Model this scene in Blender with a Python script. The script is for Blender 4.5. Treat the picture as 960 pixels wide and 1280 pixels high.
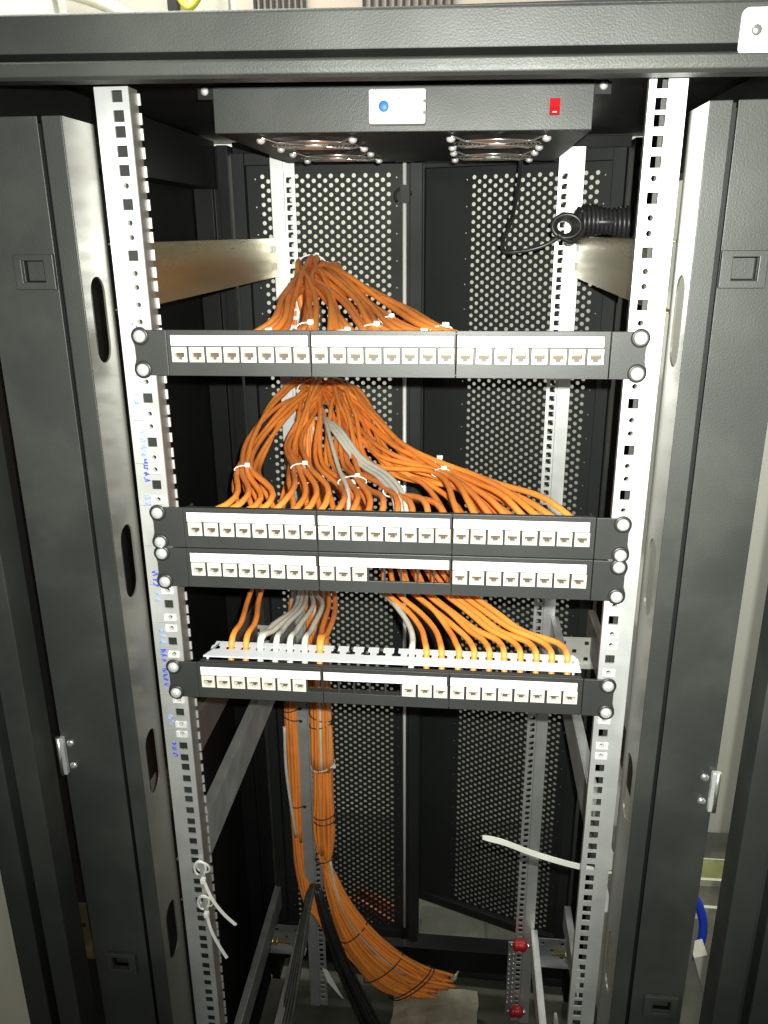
import bpy, math, random
from mathutils import Vector, Matrix
from mathutils.geometry import tessellate_polygon

for o in list(bpy.data.objects):
    bpy.data.objects.remove(o)
S = bpy.context.scene
C = S.collection
ZO = 1750.0                      # floor level: z = 0 of the world; below, all lengths are in millimetres
U = 44.45                        # one rack unit
def V(x, y, z): return Vector((x / 1000, y / 1000, (z + ZO) / 1000))

# ------------------------------------------------------------------ camera
cam = bpy.data.cameras.new('camera')
cam_o = bpy.data.objects.new('camera', cam); C.objects.link(cam_o); S.camera = cam_o
YAW, PIT, ROL = -0.1017, -0.3294, -0.0083
cy_, sy_, cp_, sp_ = math.cos(YAW), math.sin(YAW), math.cos(PIT), math.sin(PIT)
fw = Vector((sy_ * cp_, cy_ * cp_, sp_)); rt = Vector((cy_, -sy_, 0)); up = rt.cross(fw)
rt2 = rt * math.cos(ROL) + up * math.sin(ROL); up2 = up * math.cos(ROL) - rt * math.sin(ROL)
mw = Matrix((rt2, up2, -fw)).transposed().to_4x4()
CAM = V(77.8, -764.1, 91.2)
mw.translation = CAM
cam_o.matrix_world = mw
cam.sensor_fit = 'VERTICAL'; cam.sensor_height = 36.0
cam.lens = 1020.3 / 1280 * 36.0
cam.clip_start = 0.02; cam.clip_end = 50

# ------------------------------------------------------------------ light: phone flash by the lens, dim room, ceiling lamp behind the cabinet
w = bpy.data.worlds.new('World'); S.world = w; w.use_nodes = True
bg = w.node_tree.nodes['Background']
bg.inputs[0].default_value = (0.95, 1.0, 0.92, 1); bg.inputs[1].default_value = 0.2
def lamp(name, kind, loc, energy, color, **kw):
    l = bpy.data.lights.new(name, kind); l.energy = energy; l.color = color
    for k, v in kw.items(): setattr(l, k, v)
    o = bpy.data.objects.new(name, l); C.objects.link(o); o.location = loc
    return o
FL = CAM + rt2 * 0.016 + up2 * 0.018 - fw * 0.002
fl = lamp('phone_flash', 'SPOT', FL, 106, (0.985, 1.0, 0.91), shadow_soft_size=0.004, spot_size=math.radians(105), spot_blend=1.0)
fl.rotation_euler = (V(120, 0, -20) - FL).to_track_quat('-Z', 'Y').to_euler()
cl = lamp('ceiling_lamp_behind', 'AREA', V(0, 1130, 1700), 88, (0.98, 1.0, 0.90), shape='RECTANGLE', size=4.5, size_y=0.3)
cl.rotation_euler = (math.radians(10), 0, 0)
ll = lamp('left_wall_fill', 'AREA', V(-700, 500, 1500), 45, (0.98, 1.0, 0.90), shape='RECTANGLE', size=0.3, size_y=1.6)  # unseen fill lamp, added to brighten the wall left of the cabinet
S.view_settings.view_transform = 'Standard'; S.view_settings.look = 'None'
S.view_settings.exposure = 0.0; S.view_settings.gamma = 1.0
S.render.engine = 'CYCLES'
S.render.resolution_x = 768; S.render.resolution_y = 1024

# ------------------------------------------------------------------ materials
def mat(name, col, rough=0.5, metal=0.0, var=0.0, vscale=40.0, bump=0.0, bscale=900.0, rvar=0.0, dirt=None, dirt_amt=0.0, dscale=14.0, stretch=None, coat=0.0):
    m = bpy.data.materials.new(name); m.use_nodes = True
    nt = m.node_tree; b = nt.nodes['Principled BSDF']
    b.inputs['Base Color'].default_value = (*col, 1); b.inputs['Roughness'].default_value = rough
    b.inputs['Metallic'].default_value = metal
    if coat: b.inputs['Coat Weight'].default_value = coat; b.inputs['Coat Roughness'].default_value = 0.15
    tc = nt.nodes.new('ShaderNodeTexCoord'); src = tc.outputs['Object']
    if stretch:
        mp = nt.nodes.new('ShaderNodeMapping'); mp.inputs['Scale'].default_value = stretch
        nt.links.new(src, mp.inputs[0]); src = mp.outputs[0]
    def noise(scale, det=4):
        n = nt.nodes.new('ShaderNodeTexNoise'); n.inputs['Scale'].default_value = scale; n.inputs['Detail'].default_value = det
        nt.links.new(src, n.inputs['Vector']); return n
    out = None
    if var:
        n = noise(vscale); r = nt.nodes.new('ShaderNodeMapRange')
        r.inputs['From Min'].default_value = 0.3; r.inputs['From Max'].default_value = 0.7
        r.inputs['To Min'].default_value = 1 - var; r.inputs['To Max'].default_value = 1 + var
        nt.links.new(n.outputs['Fac'], r.inputs['Value'])
        mx = nt.nodes.new('ShaderNodeVectorMath'); mx.operation = 'SCALE'; mx.inputs[0].default_value = col
        nt.links.new(r.outputs[0], mx.inputs['Scale']); out = mx.outputs[0]
    if dirt:
        n = noise(dscale, 8); r = nt.nodes.new('ShaderNodeMapRange')
        r.inputs['From Min'].default_value = 0.48; r.inputs['From Max'].default_value = 0.72
        r.inputs['To Max'].default_value = dirt_amt
        nt.links.new(n.outputs['Fac'], r.inputs['Value'])
        mx = nt.nodes.new('ShaderNodeMix'); mx.data_type = 'RGBA'
        nt.links.new(r.outputs[0], mx.inputs[0])
        if out: nt.links.new(out, mx.inputs[6])
        else: mx.inputs[6].default_value = (*col, 1)
        mx.inputs[7].default_value = (*dirt, 1); out = mx.outputs[2]
    if out: nt.links.new(out, b.inputs['Base Color'])
    if rvar:
        n = noise(vscale * 0.6, 6); r = nt.nodes.new('ShaderNodeMapRange')
        r.inputs['From Min'].default_value = 0.3; r.inputs['From Max'].default_value = 0.7
        r.inputs['To Min'].default_value = rough - rvar; r.inputs['To Max'].default_value = rough + rvar
        nt.links.new(n.outputs['Fac'], r.inputs['Value']); nt.links.new(r.outputs[0], b.inputs['Roughness'])
    if bump:
        n = noise(bscale, 3); bp = nt.nodes.new('ShaderNodeBump'); bp.inputs['Strength'].default_value = bump
        bp.inputs['Distance'].default_value = 0.0004
        nt.links.new(n.outputs['Fac'], bp.inputs['Height']); nt.links.new(bp.outputs[0], b.inputs['Normal'])
    return m
M = {}
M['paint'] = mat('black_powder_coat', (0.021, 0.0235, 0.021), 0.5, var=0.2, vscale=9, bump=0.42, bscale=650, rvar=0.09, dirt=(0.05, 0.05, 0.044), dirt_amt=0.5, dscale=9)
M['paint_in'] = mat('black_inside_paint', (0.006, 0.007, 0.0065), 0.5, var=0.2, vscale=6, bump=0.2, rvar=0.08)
M['door_paint'] = mat('black_door_paint', (0.013, 0.015, 0.0145), 0.6, var=0.15, vscale=6, bump=0.2, rvar=0.08)
M['wall_paint'] = mat('grey_semi_gloss_steel', (0.16, 0.155, 0.135), 0.36, 0.55, var=0.15, vscale=8, rvar=0.06, dirt=(0.05, 0.05, 0.045), dirt_amt=0.5, dscale=5)
M['panel'] = mat('black_panel_enamel', (0.026, 0.0275, 0.026), 0.42, var=0.10, vscale=20, bump=0.3, bscale=1200, rvar=0.06)
M['zinc'] = mat('galvanised_steel', (0.72, 0.73, 0.72), 0.46, 0.75, var=0.07, vscale=30, rvar=0.07, dirt=(0.5, 0.5, 0.5), dirt_amt=0.4, dscale=12)
M['zinc_dull'] = mat('dull_galvanised_steel', (0.42, 0.43, 0.43), 0.5, 0.75, var=0.15, vscale=25, rvar=0.08, dirt=(0.25, 0.25, 0.24), dirt_amt=0.6, dscale=9)
M['brass'] = mat('yellow_passivated_zinc', (0.44, 0.37, 0.20), 0.33, 0.85, var=0.12, vscale=14, rvar=0.08, dirt=(0.40, 0.25, 0.13), dirt_amt=0.5, dscale=5, stretch=(1, 0.25, 3))
M['zinc_pale'] = mat('pale_zinc_plate', (0.62, 0.62, 0.58), 0.45, 0.35, var=0.08, vscale=25)
M['nut'] = mat('nickel_cage_nut', (0.74, 0.74, 0.72), 0.42, 0.35, var=0.08, vscale=90)
M['flange'] = mat('brownish_rail_flange', (0.20, 0.18, 0.16), 0.5, 0.5, var=0.15, vscale=25)
M['rod'] = mat('bright_rod', (0.88, 0.88, 0.86), 0.3, 0.2)
M['gold'] = mat('brass_bolt', (0.80, 0.66, 0.30), 0.3, 0.9, var=0.1)
M['screw'] = mat('bright_screw_head', (0.82, 0.82, 0.80), 0.34, 0.6, var=0.05)
M['chrome'] = mat('nickel_screw', (0.85, 0.85, 0.84), 0.22, 0.95, var=0.05)
M['washer'] = mat('black_plastic_washer', (0.02, 0.02, 0.02), 0.4)
M['label'] = mat('white_label_strip', (0.86, 0.86, 0.83), 0.35, var=0.02, vscale=60, coat=0.3)
M['jack'] = mat('ivory_jack_plastic', (0.60, 0.565, 0.475), 0.42, var=0.05, vscale=300)
M['port'] = mat('dark_port_inside', (0.06, 0.045, 0.034), 0.5)
M['contact'] = mat('gold_contacts', (0.30, 0.20, 0.08), 0.4, 0.8)
M['comb'] = mat('white_comb_steel', (0.62, 0.65, 0.68), 0.4, var=0.04, vscale=30)
M['orange'] = mat('orange_cable_jacket', (0.90, 0.29, 0.048), 0.48, var=0.10, vscale=25, rvar=0.05)
M['orange_b'] = mat('dusty_orange_cable_jacket', (0.82, 0.265, 0.055), 0.52, var=0.14, vscale=25, rvar=0.05)
M['grey_cable'] = mat('grey_cable_jacket', (0.66, 0.66, 0.58), 0.45, var=0.08, vscale=25)
M['black_cable'] = mat('black_cable_jacket', (0.018, 0.018, 0.018), 0.38, var=0.2, vscale=30)
M['black_cable_dusty'] = mat('dusty_black_cable', (0.05, 0.05, 0.045), 0.6, var=0.4, vscale=40)
M['tie'] = mat('white_nylon', (0.80, 0.79, 0.74), 0.4, var=0.04)
M['black_tie'] = mat('black_nylon', (0.02, 0.02, 0.02), 0.4)
M['thermo'] = mat('white_thermostat_plastic', (0.44, 0.45, 0.45), 0.5)
M['mark'] = mat('grey_print', (0.16, 0.17, 0.18), 0.5)
M['dial'] = mat('blue_dial', (0.025, 0.13, 0.40), 0.5)
M['ink'] = mat('blue_ink', (0.03, 0.06, 0.55), 0.5)
M['ink_pale'] = mat('faded_blue_ink', (0.22, 0.32, 0.62), 0.5)
M['pencil'] = mat('pencil_line', (0.22, 0.22, 0.24), 0.6)
M['red'] = mat('red_switch_plastic', (0.36, 0.006, 0.01), 0.25, coat=0.4)
M['red_b'] = mat('red_insulator', (0.42, 0.012, 0.015), 0.35)
M['plate'] = mat('white_plate', (0.78, 0.77, 0.72), 0.4)
M['wall'] = mat('pale_plaster', (0.66, 0.65, 0.58), 0.8, var=0.05, vscale=2, dirt=(0.5, 0.48, 0.42), dirt_amt=0.3, dscale=2)
M['floor'] = mat('dusty_concrete', (0.055, 0.055, 0.042), 0.9, var=0.4, vscale=7, bump=0.8, bscale=60, dirt=(0.16, 0.15, 0.12), dirt_amt=0.7, dscale=4)
M['block'] = mat('rough_cement_block', (0.34, 0.31, 0.24), 0.9, var=0.25, vscale=18, bump=0.8, bscale=150, dirt=(0.2, 0.15, 0.1), dirt_amt=0.5, dscale=12)
M['pipe'] = mat('black_rubber_pipe', (0.02, 0.021, 0.02), 0.55, var=0.3, vscale=14)
M['plastic'] = mat('cloudy_plastic', (0.55, 0.55, 0.50), 0.45, var=0.1)
M['olive'] = mat('olive_floor_strip', (0.20, 0.21, 0.08), 0.7, var=0.2, vscale=12)
M['blue'] = mat('blue_cable_jacket', (0.01, 0.05, 0.55), 0.4)
M['cream'] = mat('cream_trunking', (0.62, 0.60, 0.50), 0.5, var=0.05)
M['pinkish'] = mat('beige_board', (0.40, 0.33, 0.28), 0.7, var=0.08, vscale=3)
M['wall_dimmer'] = mat('pale_grey_wall_dimmer', (0.36, 0.34, 0.30), 0.7, var=0.12, vscale=3)  # tone of the added sheet that dims the wall at far left
M['rust'] = mat('dull_red_orange_jacket', (0.30, 0.07, 0.02), 0.6, var=0.3, vscale=20)
M['yellow'] = mat('yellow_cable_jacket', (0.55, 0.50, 0.05), 0.5)

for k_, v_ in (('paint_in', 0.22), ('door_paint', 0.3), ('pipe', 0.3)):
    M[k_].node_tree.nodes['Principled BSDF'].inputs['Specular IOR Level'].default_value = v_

# ------------------------------------------------------------------ mesh helpers (millimetres)
class MB:
    def __init__(s): s.v = []; s.f = []; s.sm = []
    def add(s, vs, fs, smooth=False):
        n = len(s.v); s.v += vs
        for f in fs: s.f.append(tuple(i + n for i in f)); s.sm.append(smooth)
        return s
    def box(s, x0, x1, y0, y1, z0, z1):
        return s.add([(x, y, z) for x in (x0, x1) for y in (y0, y1) for z in (z0, z1)],
                     [(0, 1, 3, 2), (4, 6, 7, 5), (0, 4, 5, 1), (2, 3, 7, 6), (0, 2, 6, 4), (1, 5, 7, 3)])
    def prism(s, poly, a, b, mp):
        n = len(poly)
        vs = [mp(p, q, a) for p, q in poly] + [mp(p, q, b) for p, q in poly]
        fs = [tuple(range(n))[::-1], tuple(range(n, 2 * n))] + [(i, (i + 1) % n, (i + 1) % n + n, i + n) for i in range(n)]
        return s.add(vs, fs)
    def holed(s, outer, holes, a, b, mp):
        loops = [outer] + holes
        tris = tessellate_polygon([[Vector((p, q, 0)) for p, q in l] for l in loops])
        flat = [p for l in loops for p in l]; n = len(flat)
        vs = [mp(p, q, a) for p, q in flat] + [mp(p, q, b) for p, q in flat]
        fs = [tuple(t) for t in tris] + [tuple(i + n for i in t)[::-1] for t in tris]
        k = 0
        for l in loops:
            m = len(l)
            fs += [(k + i, k + (i + 1) % m, k + (i + 1) % m + n, k + i + n) for i in range(m)]
            k += m
        return s.add(vs, fs)
    def grid(s, A, B, solid, a, b, mp):
        idx = {}; vs = []; fs = []
        def g(i, j, k):
            if (i, j, k) not in idx: idx[(i, j, k)] = len(vs); vs.append(mp(A[i], B[j], (a, b)[k]))
            return idx[(i, j, k)]
        na, nb = len(A) - 1, len(B) - 1
        ok = lambda i, j: 0 <= i < na and 0 <= j < nb and solid(i, j)
        for i in range(na):
            for j in range(nb):
                if not ok(i, j): continue
                fs.append((g(i, j, 0), g(i + 1, j, 0), g(i + 1, j + 1, 0), g(i, j + 1, 0)))
                fs.append((g(i, j, 1), g(i, j + 1, 1), g(i + 1, j + 1, 1), g(i + 1, j, 1)))
                for (di, dj, p, q) in ((-1, 0, (i, j), (i, j + 1)), (1, 0, (i + 1, j), (i + 1, j + 1)), (0, -1, (i, j), (i + 1, j)), (0, 1, (i, j + 1), (i + 1, j + 1))):
                    if not ok(i + di, j + dj):
                        fs.append((g(*p, 0), g(*q, 0), g(*q, 1), g(*p, 1)))
        return s.add(vs, fs)
    def tube(s, pts, r, n=7, closed=False, cap=True):
        P = [Vector(p) for p in pts]; L = len(P); vs = []; fs = []
        T = []
        for i in range(L):
            a = P[(i - 1) % L] if closed or i > 0 else P[i]
            b = P[(i + 1) % L] if closed or i < L - 1 else P[i]
            t = b - a; T.append(t.normalized() if t.length > 1e-9 else Vector((0, 0, 1)))
        u = T[0].orthogonal().normalized()
        for i in range(L):
            u = (u - T[i] * u.dot(T[i])).normalized(); v = T[i].cross(u)
            rr = r[i] if isinstance(r, (list, tuple)) else r
            for k in range(n):
                a = 2 * math.pi * k / n
                vs.append(tuple(P[i] + (u * math.cos(a) + v * math.sin(a)) * rr))
        for i in range(L if closed else L - 1):
            j = (i + 1) % L
            for k in range(n): fs.append((i * n + k, i * n + (k + 1) % n, j * n + (k + 1) % n, j * n + k))
        s.add(vs, fs, True)
        if cap and not closed:
            b0 = len(s.v) - len(vs)
            s.f.append(tuple(b0 + k for k in range(n))[::-1]); s.sm.append(False)
            s.f.append(tuple(b0 + (L - 1) * n + k for k in range(n))); s.sm.append(False)
        return s
    def lathe(s, prof, c, ax='y', n=16, sgn=-1):
        # prof: (radius, height) along the axis, sgn gives the direction of height
        vs = []; fs = []
        for r, h in prof:
            for k in range(n):
                a = 2 * math.pi * k / n; p, q = r * math.cos(a), r * math.sin(a)
                if ax == 'y': vs.append((c[0] + p, c[1] + sgn * h, c[2] + q))
                elif ax == 'z': vs.append((c[0] + p, c[1] + q, c[2] + sgn * h))
                else: vs.append((c[0] + sgn * h, c[1] + p, c[2] + q))
        for i in range(len(prof) - 1):
            for k in range(n): fs.append((i * n + k, i * n + (k + 1) % n, (i + 1) * n + (k + 1) % n, (i + 1) * n + k))
        s.add(vs, fs, True)
        b0 = len(s.v) - len(vs)
        s.f.append(tuple(b0 + k for k in range(n))); s.sm.append(False)
        s.f.append(tuple(b0 + (len(prof) - 1) * n + k for k in range(n))); s.sm.append(False)
        return s
    def mesh(s, name, m, org=(0, 0, 0)):
        me = bpy.data.meshes.new(name)
        me.from_pydata([((x - org[0]) / 1000, (y - org[1]) / 1000, (z - org[2]) / 1000) for x, y, z in s.v], [], s.f)
        me.polygons.foreach_set('use_smooth', s.sm)
        import bmesh
        bm = bmesh.new(); bm.from_mesh(me); bmesh.ops.recalc_face_normals(bm, faces=bm.faces); bm.to_mesh(me); bm.free()
        me.materials.append(M[m]); me.update()
        return me
def link(name, me, parent=None, loc=None):
    o = bpy.data.objects.new(name, me); C.objects.link(o)
    if parent: o.parent = parent
    if loc is not None: o.location = loc
    return o
def part(name, mb, m, parent, bevel=0.0):
    """a part whose coordinates are written in rack space; the parent thing carries its origin"""
    o = link(name, mb.mesh(name, m, parent['_org']), parent)
    if bevel: bev(o, bevel)
    return o
def bev(o, wd, seg=2):
    b = o.modifiers.new('bevel', 'BEVEL'); b.width = wd / 1000; b.segments = seg; b.limit_method = 'ANGLE'; b.angle_limit = math.radians(40)
def tag(o, label, cat, group=None):
    o['label'] = label; o['category'] = cat
    if group: o['group'] = group
    return o
def thing(name, label, cat, org, group=None):
    o = bpy.data.objects.new(name, None); C.objects.link(o); o.location = V(*org); o['_org'] = tuple(float(q) for q in org)
    o.empty_display_size = 0.02
    return tag(o, label, cat, group)
def single(name, mb, m, label, cat, org, group=None, bevel=0):
    o = link(name, mb.mesh(name, m, org), None, V(*org)); tag(o, label, cat, group)
    if bevel: bev(o, bevel)
    return o
def sub(name, mb, m, parent, org):
    return link(name, mb.mesh(name, m, org), parent)
XZ = lambda a, b, c: (a, c, b)
YZ = lambda a, b, c: (c, a, b)
XY = lambda a, b, c: (a, b, c)
def rrect(x0, x1, z0, z1, r, n=5):
    out = []
    for cx, cz, a0 in ((x1 - r, z1 - r, 0), (x0 + r, z1 - r, 90), (x0 + r, z0 + r, 180), (x1 - r, z0 + r, 270)):
        for k in range(n + 1):
            a = math.radians(a0 + 90 * k / n); out.append((cx + r * math.cos(a), cz + r * math.sin(a)))
    return out
def spline(pts, n=7):
    P = [Vector(p) for p in pts]; P = [P[0] * 2 - P[1]] + P + [P[-1] * 2 - P[-2]]; out = []
    for i in range(1, len(P) - 2):
        p0, p1, p2, p3 = P[i - 1:i + 3]
        # centripetal-like tangents keep long/short neighbours from overshooting
        d1 = max((p2 - p1).length, 1e-6); d0 = max((p1 - p0).length, 1e-6); d2 = max((p3 - p2).length, 1e-6)
        m1 = ((p1 - p0) / d0 * d1 + (p2 - p1) / d1 * d0) / (d0 + d1) * d1
        m2 = ((p2 - p1) / d1 * d2 + (p3 - p2) / d2 * d1) / (d1 + d2) * d1
        for k in range(n):
            t = k / n; t2 = t * t; t3 = t2 * t
            out.append(p1 * (2 * t3 - 3 * t2 + 1) + m1 * (t3 - 2 * t2 + t) + p2 * (-2 * t3 + 3 * t2) + m2 * (t3 - t2))
    out.append(P[-2]); return out
rnd = random.Random(7)
FLZ = -1750.0

# ================================================================== the setting
def structure(name, mb, m, org=(0, 0, 0)):
    o = link(name, mb.mesh(name, m, org), None, V(*org)); o['kind'] = 'structure'; return o
structure('floor', MB().box(-2600, 2600, -1500, 1480, FLZ - 40, FLZ), 'floor', (0, 0, FLZ))
structure('back_wall', MB().box(-2600, 2600, 1480, 1560, FLZ - 40, 1150), 'wall', (0, 1480, FLZ))
structure('side_wall', MB().box(-1000, -930, -300, 1479, FLZ + 1, 1150), 'wall', (-930, 0, FLZ))

# ================================================================== cabinet
cab = thing('server_cabinet', 'open black steel server cabinet holding all patch panels and cables', 'cabinet', (0, 350, FLZ))
def tilt(mb, ang=-0.0125, c=(0, 0, 0)):
    ca, sa = math.cos(ang), math.sin(ang)
    mb.v = [(c[0] + (x - c[0]) * ca - (z - c[2]) * sa, y, c[2] + (x - c[0]) * sa + (z - c[2]) * ca) for x, y, z in mb.v]; return mb
TC = (0, 0, 225)
prof = [(-90, 219.5), (-90, 245), (-88, 247), (-40, 247), (-40, 206), (-75, 203), (-88, 201.5), (-92, 203.5), (-93, 207), (-93, 212.5), (-91, 214), (-52, 214), (-52, 219.5)]
part('top_beam', tilt(MB().prism(prof, -424, 424, YZ), c=TC), 'paint', cab, 0.8)
for sx in (-1, 1):
    a = lambda q: sx * q
    def bx(x0, x1): return (min(a(x0), a(x1)), max(a(x0), a(x1)))
    po = MB()
    poly = [(354, -90), (380, -90), (380, -70), (391, -70), (391, -90), (418, -90), (418, -30), (354, -55)]
    po.prism([(a(p), q) for p, q in poly], FLZ + 60, 200, XY)
    part('front_post', po, 'paint', cab, 0.8)
    rp = MB().prism([(a(p), q) for p, q in [(352, 770), (372, 770), (372, 782), (384, 782), (384, 770), (418, 770), (418, 830), (352, 830)]], FLZ + 60, 240, XY)
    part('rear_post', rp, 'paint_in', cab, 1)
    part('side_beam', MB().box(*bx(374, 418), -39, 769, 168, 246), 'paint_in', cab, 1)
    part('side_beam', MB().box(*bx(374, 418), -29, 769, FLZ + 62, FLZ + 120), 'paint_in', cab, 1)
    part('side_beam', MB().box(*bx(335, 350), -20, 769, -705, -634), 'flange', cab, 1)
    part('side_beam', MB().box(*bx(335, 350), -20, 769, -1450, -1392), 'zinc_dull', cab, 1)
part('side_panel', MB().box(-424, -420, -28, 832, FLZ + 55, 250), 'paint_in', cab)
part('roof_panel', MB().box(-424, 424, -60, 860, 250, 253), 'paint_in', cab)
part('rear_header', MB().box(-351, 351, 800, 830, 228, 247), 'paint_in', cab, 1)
part('floor_dark_sheet', MB().box(-351, 351, -25, 612, FLZ + 8, FLZ + 11), 'paint_in', cab)  # dark sheet added over the open bottom, where the lit floor was too bright
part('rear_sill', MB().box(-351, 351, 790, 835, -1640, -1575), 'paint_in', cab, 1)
pl = part('name_plate', tilt(MB().prism(rrect(263, 312, 211, 241, 5), -92.5, -90.4, XZ), c=TC), 'plate', cab, 0.4)
sub('rivet', tilt(MB().lathe([(4.2, 0), (4, .8), (2.6, 1.8), (.4, 2.2)], (274, -92.6, 227), 'y', 14), c=TC), 'chrome', pl, cab['_org'])
sub('lettering', tilt(MB().prism([(281, 213), (282.2, 213), (284, 219), (282.8, 219), (281.6, 215), (280.4, 219), (279.2, 219)], -92.9, -92.6, XZ), c=TC), 'mark', pl, cab['_org'])

# ------------------------------------------------------------------ blanking panels either side of the opening
def blanking(sx, label):
    t = thing('blanking_panel', label, 'panel', (sx * 300, -60, FLZ + 120), 'vertical blanking panels beside the rails')
    fl_ = lambda pts: [(sx * p, q) for p, q in pts]
    zt, zb = 184.0, -1600.0; XO = 341.0 if sx < 0 else 332.0
    # front face with the two recessed latches
    lz = [(47.0, 76.0), (-733.0, -704.0)]
    lx = (-0.5, 0) if False else None
    holes = []
    for i, (z0, z1) in enumerate(lz):
        cx = 296 if i == 0 else 309
        holes.append([(sx * p, q) for p, q in ((cx - 10, z0 + 6), (cx + 10, z0 + 6), (cx + 10, z1 - 5), (cx - 10, z1 - 5))])
    outer = [(sx * p, q) for p, q in ((277, zb), (XO, zb), (XO, zt), (277, zt))]
    part('front_face', MB().holed(outer, holes, -60, -58, XZ), 'paint', t, 0.5)
    part('groove', MB().box(*sorted((sx * 272.5, sx * 277.5)), -52, -50.5, zb, zt - 1), 'paint_in', t)
    part('outer_return', MB().box(*sorted((sx * (XO - 2), sx * XO)), -57.8, -30, zb, zt), 'paint', t)
    part('edge_strip', MB().prism(fl_([(256, -60), (273, -60), (273, -50), (271, -50), (271, -58), (256, -58)]), zb, zt, XY), 'paint', t, 0.6)
    sl = [[(q, z) for q, z in rrect(-44 + 0, -14, z0, z0 + 77, 14.5, 6)] for z0 in (-21, -259, -497, -735, -973, -1211)]
    mm = (lambda a, b, c: (sx * c, a, b))
    part('slotted_wall', MB().holed([(-57.8, zb), (2, zb), (2, zt), (-57.8, zt)], sl, 256.2, 258, mm), 'wall_paint', t)
    part('back_plate', MB().box(*sorted((sx * 262, sx * (XO - 3))), -31, -29, zb, zt - 2), 'paint_in', t)
    for i, (z0, z1) in enumerate(lz):
        cx = 296 if i == 0 else 309
        fr = MB().holed([(sx * p, q) for p, q in ((cx - 19, z0), (cx + 17, z0), (cx + 17, z1), (cx - 19, z1))],
                        [[(sx * p, q) for p, q in ((cx - 10, z0 + 6), (cx + 10, z0 + 6), (cx + 10, z1 - 5), (cx - 10, z1 - 5))]], -64.5, -60.1, XZ)
        l = part('latch', fr, 'paint', t, 0.6)
        sub('pull', MB().box(*sorted((sx * (cx - 9.2), sx * (cx + 9.2))), -55, -52, z0 + 7, z1 - 6), 'paint', l, t['_org'])
    h = part('hinge', MB().box(*sorted((sx * (XO - 5), sx * XO)), -66, -60.2, -455, -410), 'zinc', t, 0.6)
    sub('hinge_pin', MB().lathe([(2.6, 0), (2.6, 46)], (sx * (XO + .5), -64.5, -455.5), 'z', 10, 1), 'chrome', h, t['_org'])
    for z in (-418, -446):
        sub('bolt', MB().lathe([(4.4, 0), (4.4, 1.6), (3.4, 3), (1.2, 3.8)], (sx * (XO - 11), -60.2, z), 'y', 12), 'chrome', h, t['_org'])
    return t
blanking(-1, 'black vertical blanking panel with oblong slots left of the rails')
blanking(1, 'black vertical blanking panel with oblong slots right of the rails')

# ------------------------------------------------------------------ mounting rails
def hole_z(top_u, bot_u):
    # first hole of rack unit n lies at n*U above the top panel's upper screw
    for n in range(top_u, bot_u - 1, -1):
        for k, d in enumerate((0, 15.875, 31.75)): yield n, k, n * U - d
def cagenut_mesh():
    m = MB()
    m.holed(rrect(-5.6, 5.6, -4.4, 4.4, 0.8, 1), [[(2.7 * math.cos(2 * math.pi * k / 10), 2.7 * math.sin(2 * math.pi * k / 10)) for k in range(10)]], 0.4, 6.0, XZ)
    m.box(-6.2, -4.0, -1.6, 1.2, -3.4, 3.4); m.box(4.0, 6.2, -1.6, 1.2, -3.4, 3.4)
    return m.mesh('cage_nut', 'nut')
CN = cagenut_mesh()
def front_rail(sx, label):
    t = thing('mounting_rail', label, 'rail', (sx * 237, 3, -1500), 'galvanised mounting rails')
    mm = lambda a, b, c: (sx * a, c, b)
    zs = [-1500.0]; occ = []
    for n, k, z in sorted([q for q in hole_z(5, -32) if q[2] < 209], key=lambda q: q[2]):
        zs += [z - 4.75, z + 4.75]
    zs.append(214.0)
    A = [222, 227.8, 237.3, 253]
    part('front_flange', MB().grid(A, zs, lambda i, j: not (i == 1 and j % 2 == 1), 3, 5, mm), 'zinc', t)
    m2 = lambda a, b, c: (sx * c, a, b)
    part('side_flange', MB().box(*sorted((sx * 222.2, sx * 223.8)), 5.05, 25 if sx < 0 else 12, -1500, 214), 'flange', t)
    if sx < 0: part('slotted_lip', MB().grid([220.0, 222.1], zs, lambda i, j: j % 2 == 1, 24.4, 26, mm), 'zinc', t)
    part('rear_lip', MB().box(*sorted((sx * 237.5, sx * 250)), 28, 29.5, -1500, 214), 'paint', t)
    part('outer_flange', MB().box(*sorted((sx * 251.4, sx * 253)), 5.1, 24, -1500, 214), 'zinc', t)
    taken = {(0, 0), (0, 2), (-4, 0), (-4, 2), (-5, 0), (-5, 2), (-8, 0), (-8, 2)}
    for n, k, z in hole_z(3, -10):
        if (n, k) in taken or n in (0, -4, -5, -8): continue
        if k != 1 or (n == 1 and sx < 0):
            if n == -10 and k == 2: continue
            o = link('cage_nut', CN, t, Vector((sx * 232.55, 3, z)) / 1000 - Vector(t['_org']) / 1000)
    return t
RL = front_rail(-1, 'galvanised front mounting rail with blue handwriting, left end of the patch panels')
RR = front_rail(1, 'bright galvanised front mounting rail at the right end of the patch panels')
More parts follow.
